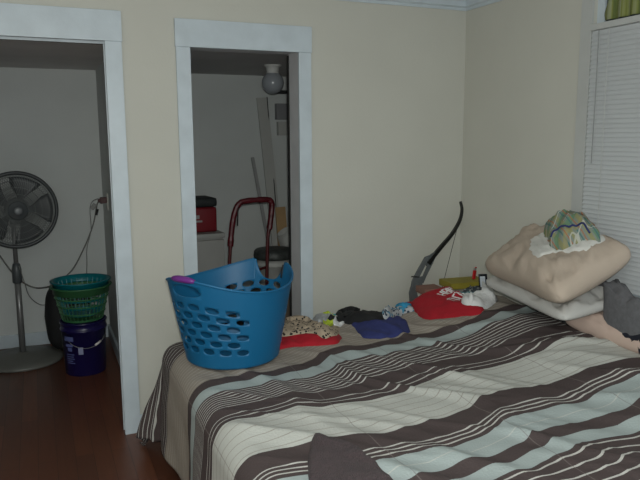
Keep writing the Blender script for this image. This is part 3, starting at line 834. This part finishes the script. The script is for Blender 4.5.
bm = NB(); lathe(bm, [(.026, .0715), (.024, .075), (.01, .077)], 24, hd); link('hub_badge', bm, mat('badge', (.2, .21, .22), .35), fan, True)
bm = NB(); lathe(bm, [(.04, -.028), (.04, .03), (.03, .038)], 24, hd); link('blade_hub', bm, 'fan_dark', fan, True)
for k in range(5):
    bm = NB(); g2 = []
    for i in range(9):
        row = []; r = .035 + .195*i/8
        for j in range(7):
            a = 2*PI*k/5 + (-.14-.30*sst(i/8, 0, .9)) + (j/6)*(.30+.62*sst(i/8, 0, .8)) ; z = .018-.036*j/6
            row.append(bm.verts.new(hp(r*math.cos(a), r*math.sin(a), z)))
        g2.append(row)
    for i in range(8):
        for j in range(6): bm.faces.new((g2[i][j], g2[i][j+1], g2[i+1][j+1], g2[i+1][j]))
    o = link('blade', bm, 'fan_dark', fan, True); so = o.modifiers.new('thick', 'SOLIDIFY'); so.thickness = .002

# navy bucket with nested laundry baskets on it
bc = Vector((.222, 4.60, 0))
bk = thing('bucket', 'navy blue plastic bucket with a wire bail under the stacked baskets', 'bucket', tuple(bc))
bm = NB(); lathe(bm, [(.128, 0), (.131, .004), (.143, .30), (.150, .302), (.150, .312), (.145, .315), (.146, .35), (.152, .352), (.152, .362), (.140, .362), (.137, .30), (.125, .01)], 44); link('bucket_body', bm, 'navy_bucket', bk, True)
bm = NB(); to = math.atan2(-1, -.25)
bail = []
va = Vector((-.05-bc.x*0, 0, 0))
camdir = math.atan2(-bc.y, -bc.x)
for k in range(13):
    f = k/12; a = camdir - .72 + 1.75*f; z = .245 + .012*f - .055*math.sin(PI*f)**.8 ; r = .1325+.043*z+.006
    bail.append(Vector((r*math.cos(a), r*math.sin(a), z)))
tube(bm, bail, .0018, 6); link('bail', bm, 'boxgray', bk, True)
bm = NB(); tube(bm, [bail[8]*1.02, bail[9]*1.025, bail[10]*1.02], .0075, 8); link('bail_grip', bm, 'print', bk, True)['label'] = 'white handle tube'
def curved_patch(bm, a0, a1, z0, z1, rf):
    vs = []
    for k in range(5):
        a = a0+(a1-a0)*k/4; vs.append([bm.verts.new((rf(z)*math.cos(a), rf(z)*math.sin(a), z)) for z in (z0, z1)])
    for k in range(4): bm.faces.new((vs[k][0], vs[k][1], vs[k+1][1], vs[k+1][0]))
rf = lambda z: .1325+.043*z+.0012
bm = NB(); curved_patch(bm, camdir-.30, camdir-.08, .155, .205, rf); link('sticker', bm, 'label', bk)['label'] = 'small pale sticker'
bm = NB()
for (a0, a1, z0, z1) in [(-1.0, -.5, .245, .275), (-.95, -.55, .205, .225), (-.85, -.60, .175, .20), (-.95, -.5, .15, .156), (-.95, -.55, .135, .141), (-.95, -.5, .12, .126), (-.95, -.6, .105, .111), (-.95, -.5, .09, .096)]:
    curved_patch(bm, camdir+a0, camdir+a1, z0, z1, rf)
link('printed_logo', bm, mat('faded_print', (.10, .12, .30), .6), bk)['label'] = 'faded pale print'
def lattice_basket(name, label, mt, r0, r1, h, nv, nrow, loc, rimr):
    b = thing(name, label, 'laundry basket', loc); bm = NB()
    lathe(bm, [(r0-.01, 0), (r0, .004), (r0+.004, .018), (r0, .018), (r0-.006, .008), (.02, .008)], 40); 
    for k in range(nv):
        a = 2*PI*k/nv; pts = [Vector((r*math.cos(a), r*math.sin(a), z)) for r, z in ((r0+.001, .012), ((r0+r1)/2, h*.5), (r1-.006, h*.9))]
        tube(bm, pts, .0048, 5, flat=.5)
    for q in range(1, nrow+1):
        f = q/(nrow+1); r = r0+(r1-r0)*f
        tube(bm, [Vector((r*math.cos(2*PI*k/48), r*math.sin(2*PI*k/48), h*(f*.88+.02))) for k in range(48)], .005, 5, closed=True)
    link('lattice_body', bm, mt, b, False)
    bm = NB(); lathe(bm, [(r1-.014, h-.05), (r1-.004, h-.05), (r1, h-.008), (r1+.014, h-.006), (r1+.016, h), (r1-.002, h+.002), (r1-.012, h-.045)], 48, cap0=False, cap1=False); link('rim', bm, rimr, b, True)
    return b
lattice_basket('laundry_basket', 'green slotted basket on the navy bucket with a teal one nested in it', 'green', .130, .182, .235, 34, 3, (bc.x, bc.y, .3630), 'green')
lattice_basket('laundry_basket', 'teal slotted basket nested inside the green one on the bucket', 'teal', .117, .178, .235, 30, 3, (bc.x, bc.y, .3990), 'teal')
# black bag behind the bucket
pts = []
bg = thing('bag', 'black soft bag standing behind the navy bucket', 'bag', (.15, 5.12, 0))
bm = NB(); r = bmesh.ops.create_uvsphere(bm, u_segments=32, v_segments=20, radius=1)
for v in bm.verts:
    x, y, z = v.co; s = lambda q: math.copysign(abs(q)**.7, q)
    v.co = Vector((s(x)*.165, s(y)*.12, .265+s(z)*.265)); v.co += v.co.normalized()*.012*noise.noise(v.co*9)
    v.co.z = max(v.co.z, 0)
link('bag_body', bm, 'black_bag', bg, True)
bm = NB(); tube(bm, smooth_path([(-.05, -.06, .50), (-.05, -.07, .56), (.05, -.07, .56), (.05, -.06, .50)], 6), .008, 8); link('strap', bm, 'black_bag', bg, True)
# outlet, plugs and cords on the closet side wall
op = on_x(104, 201, .455); oy = min(op.y, 5.28); OY = 4.95; oz = on_x(102, 201, .455).z
ot = thing('wall_outlet', 'wall outlet with dark red plugs on the closet side wall', 'outlet', (.455, OY, 1.115))
bm = NB(); box(bm, (-.008, -.04, -.06), (0, .04, .06), None, .003); link('cover_plate', bm, 'outlet', ot)
pg = thing('plug_adapter', 'dark red plug adapter in the closet wall outlet', 'plug', (.447, OY, 1.125))
bm = NB(); box(bm, (-.045, -.02, -.022), (0, .02, .022), None, .004); box(bm, (-.06, -.012, -.014), (-.045, .012, .012), None, .003); link('adapter_body', bm, 'plug', pg)
cd = thing('power_cord', 'thick grey cord sagging from the outlet across the closet to the fan', 'cord')
Yc = 4.93
def cp(x, y, Y): return on_y(x, y, Y)
pth = smooth_path([Vector((.395, OY, 1.12)), cp(97, 205, 4.95), cp(93, 225, 4.93), cp(84, 248, 4.93), cp(72, 270, 4.93), cp(55, 284, 4.94), cp(38, 288, 5.06), cp(24, 283, 5.08), cp(12, 272, 5.1), cp(0, 256, 5.1), cp(-20, 230, 5.1)], 6)
bm = NB(); tube(bm, pth, .0055, 6); link('cord_cable', bm, 'cord', cd, True)
bm = NB(); tube(bm, [cp(97.5, 209, 4.945), cp(96, 215, 4.94)], .010, 8); link('cord_plug', bm, 'black_rubber', cd, True)
ad = thing('power_cord', 'thin pale cord with a small adapter hanging from the closet outlet', 'cord')
bm = NB(); tube(bm, smooth_path([Vector((.39, OY-.01, 1.135)), cp(97, 199, 4.92), cp(92, 202, 4.90), cp(90, 210, 4.90), cp(91, 230, 4.90), cp(87, 248, 4.90), cp(87, 265, 4.9), cp(86, 290, 4.92)], 6), .003, 5); link('cord_cable', bm, 'cord2', ad, True)
ap = cp(93.5, 206.5, 4.885); bm = NB(); mx = Matrix.Translation(ap) @ Matrix.Rotation(.7, 4, 'Y'); box(bm, (-.014, -.008, -.022), (.014, .008, .022), mx, .003); link('adapter', bm, 'cord2', ad)
bm = NB(); tube(bm, smooth_path([cp(19, 266, 4.92), cp(25, 284, 5.0), cp(30, 297, 5.12), cp(42, 305, 5.15), cp(56, 302, 5.15), cp(66, 306, 5.1)], 6), .003, 5)
c3 = link('power_cord', bm, 'cord2', smooth=True); tag(c3, 'thin pale cord looping from the fan pole towards the baskets', 'cord')

# ------------------------------------------------------------ closet on the right
gl = thing('ceiling_lamp', 'unlit white glass globe lamp on the closet ceiling', 'ceiling lamp', (1.585, 4.55, 2.07))
bm = NB(); lathe(bm, [(.062, 0), (.062, -.008), (.048, -.014), (.042, -.05), (.047, -.056), (.04, -.058)], 32); link('fitter', bm, 'white_metal', gl, True)
bm = NB(); bmesh.ops.create_uvsphere(bm, u_segments=40, v_segments=24, radius=.078, matrix=Matrix.Translation((0, 0, -.122))); link('globe', bm, 'globe', gl, True)
# cabinet / small fridge
fr = thing('mini_fridge', 'small grey-white cabinet fridge with the red cooler on it', 'fridge', (.94, 4.50, 0), .04)
bm = NB(); box(bm, (-.25, .03, .012), (.25, .50, .865), None, .006); link('cabinet_body', bm, 'fridge', fr)
bm = NB(); box(bm, (-.255, -.005, .866), (.255, .51, .898), None, .006); link('top_panel', bm, 'fridge', fr)
bm = NB(); box(bm, (-.25, 0, .03), (.25, .028, .852), None, .006); dr = link('door', bm, 'fridge', fr)
bm = NB(); box(bm, (-.215, -.022, .66), (-.195, 0, .80), None, .004); link('handle', bm, 'fan_gray', dr)
for x in (-.21, .21):
    for y in (.06, .45):
        bm = NB(); lathe(bm, [(.015, 0), (.015, .012)], 10, Matrix.Translation((x, y, 0))); link('foot', bm, 'black_rubber', fr)
rc = thing('cooler', 'red and black soft cooler box on top of the small fridge', 'cooler', (.975, 4.70, .8985), .06)
bm = NB(); box(bm, (-.175, -.12, 0), (.182, .12, .178), None, .02); link('cooler_body', bm, 'red_cool', rc, True)
bm = NB(); box(bm, (-.187, -.125, .180), (.187, .125, .245), None, .025); link('cooler_lid', bm, 'cooler_black', rc, True)
bm = NB(); box(bm, (-.03, -.1235, .10), (.05, -.1205, .125)); box(bm, (-.01, -.1235, .075), (.07, -.1205, .088)); link('printed_logo', bm, mat('pale_logo', (.3, .28, .28), .6), rc)['label'] = 'pale printed mark'
# hand truck with taped handle
ht = thing('hand_truck', 'hand truck with a red tape wrapped loop handle in the right closet', 'hand truck', (1.30, 4.30, 0))
def hq(x, y, Y): return on_y(x, y, Y) - ht.location
LT, RTp = hq(236, 208, 4.25), hq(272, 204, 4.25)
LB, RB = Vector((-.185, -.02, .15)), Vector((.11, -.02, .15))
bm = NB(); loop = smooth_path([LB, hq(229.5, 262, 4.25), hq(232, 228, 4.25), hq(235, 212, 4.25), hq(239, 204, 4.25), hq(246, 201, 4.25), hq(266, 199.5, 4.25), hq(270.5, 201, 4.25), hq(272, 206, 4.25), hq(270, 225, 4.25), hq(267.5, 246, 4.25), RB], 6)
tube(bm, loop, .012, 10); link('frame_tube', bm, 'handtruck', ht, True)
bm = NB(); k0, k1 = 8, len(loop)-10
tube(bm, [loop[i] for i in range(k0, k1)], lambda t: .0195+.004*noise.noise(Vector((t*30, 0, 0))), 10)
rr = random.Random(3)
for i in range(k0, k1, 2):
    p = loop[i]; ax_ = Vector((rr.uniform(-1, 1), rr.uniform(-.6, -.2), rr.uniform(-1, 1))).normalized()
    q = p + ax_*.024; s_ = Vector((rr.uniform(-1, 1), 0, rr.uniform(-1, 1))).normalized()*.008
    v = [bm.verts.new(w) for w in (p-s_, p+s_, q)]; bm.faces.new(v)
link('tape_wrap', bm, 'red_tape', ht, False)['label'] = 'ragged dark red tape'
bm = NB(); tube(bm, [hq(238, 205, 4.235), hq(237.5, 226, 4.235)], .0045, 6); link('tape_tail', bm, 'black_rubber', ht)
for z in (.18, .42, .66):
    f = (z-.15)/.65; a = LB.lerp(hq(229.5, 262, 4.25), f); b = RB.lerp(hq(267.5, 246, 4.25), f); bm = NB(); tube(bm, [a, b], .009, 8); link('crossbar', bm, 'handtruck', ht, True)
boxobj('toe_plate', (-.22, -.24, .004), (.15, -.01, .012), 'handtruck', ht)
boxobj('axle_bracket', (-.2, -.02, .012), (.13, .02, .16), 'handtruck', ht)
for x in (-.215, .145):
    bm = NB(); lathe(bm, [(.03, -.02), (.085, -.022), (.095, -.012), (.095, .012), (.085, .022), (.03, .02)], 28, Matrix.Translation((x+(.0 if x > 0 else 0), .06, .095)) @ Matrix.Rotation(PI/2, 4, 'Y')); link('wheel', bm, 'black_rubber', ht, True)
# storage boxes carrying the white pail
cb = boxobj('storage_box', (1.41, 4.44, 0), (1.81, 4.84, .40), 'cardboard', None, .004); tag(cb, 'brown cardboard box on the closet floor under the white pail', 'box')
pa = thing('pail', 'white pail with a dark lid standing on a box in the right closet', 'pail', (1.595, 4.62, .401))
bm = NB(); lathe(bm, [(.115, 0), (.118, .004), (.132, .22), (.140, .222), (.140, .232), (.135, .234), (.136, .262), (.143, .264), (.143, .285), (.13, .285)], 40); link('pail_body', bm, 'pail', pa, True)
bm = NB(); lathe(bm, [(.150, .270), (.152, .292), (.148, .325), (.135, .338), (.05, .345), (.02, .346)], 40); link('pail_lid', bm, 'pail_lid', pa, True)
# boards leaning on the closet's back wall
def lean(name, p0, p1, w, t, mt, label, cat):
    p0, p1 = Vector(p0), Vector(p1); az = (p1-p0).normalized(); ax_ = (Vector((1, 0, 0)) - az*az.x).normalized(); ay_ = az.cross(ax_)
    mx = Matrix((ax_, ay_, az)).transposed().to_4x4(); mx.translation = p0; L = (p1-p0).length
    bm = NB(); box(bm, (-w/2, -t/2, 0), (w/2, t/2, L), mx, .001); return tag(link(name, bm, mt), label, cat)
lean('wide_board', (1.86, 5.12, .004), (1.755, 5.322, 1.89), .092, .018, 'board', 'wide pale board leaning on the back wall of the right closet', 'board')
lean('narrow_board', (1.80, 4.98, .004), (1.625, 5.20, 1.405), .026, .014, mat('slat_paint', (.30, .30, .30), .6), 'narrow grey slat leaning in front of the wide pale board', 'board')
lean('wooden_plank', (1.85, 5.00, .004), (1.815, 5.08, 1.0), .085, .02, 'pine', 'short bare pine plank standing in the right closet', 'board')
bm = NB(); tube(bm, smooth_path([on_y(267, 97, 5.305), on_y(270, 135, 5.29), on_y(273, 170, 5.26), on_y(276, 208, 5.18)], 6), .004, 5)
tag(link('hanging_wire', bm, 'black_rubber', smooth=True), 'thin dark wire hanging down along the wide pale board', 'wire')
p = on_y(280, 111, 5.34); eb = boxobj('breaker_box', (p.x-.045, 5.29, p.z-.072), (p.x+.12, CB, p.z+.06), 'boxgray', None, .003); tag(eb, 'grey electrical box high on the closet back wall', 'electrical box')
p = on_y(280, 128, 5.34); eb = boxobj('junction_box', (p.x-.028, 5.30, p.z-.062), (p.x+.12, CB, p.z+.052), 'board', None, .003); tag(eb, 'white electrical box just below the grey one', 'electrical box')
p = on_y(281, 92, 4.9); br = boxobj('wall_bracket', (p.x-.035, 4.87, p.z-.012), (2.457, 4.90, p.z+.012), 'dark', None, .002); tag(br, 'black bar sticking out beside the globe lamp', 'bracket')
# tilted white shade beside the plank
p = on_y(288, 238, 4.9); sh = thing('lamp_shade', 'pale cone shade with a dark edge half hidden behind the door frame', 'lampshade', tuple(p))
bm = NB(); mx = Matrix.Rotation(math.radians(-35), 4, 'Y'); lathe(bm, [(.11, -.08), (.06, .07)], 28, mx, False, False); link('shade', bm, 'board', sh, True).modifiers.new('t', 'SOLIDIFY').thickness = .003
bm = NB(); tube(bm, [mx @ Vector((.11*math.cos(2*PI*k/32), .11*math.sin(2*PI*k/32), -.08)) for k in range(32)], .006, 6, closed=True); link('shade_rim', bm, 'dark', sh, True)
sp = thing('lamp_base', 'dark stand under the pale cone shade behind the door frame', 'lamp stand', (p.x, p.y, 0)); bpy.data.objects.remove(sp)
bm = NB(); lathe(bm, [(.09, -p.z+.001), (.09, -p.z+.02), (.012, -p.z+.03), (.012, .02)], 20); link('stand', bm, 'dark', sh, True)
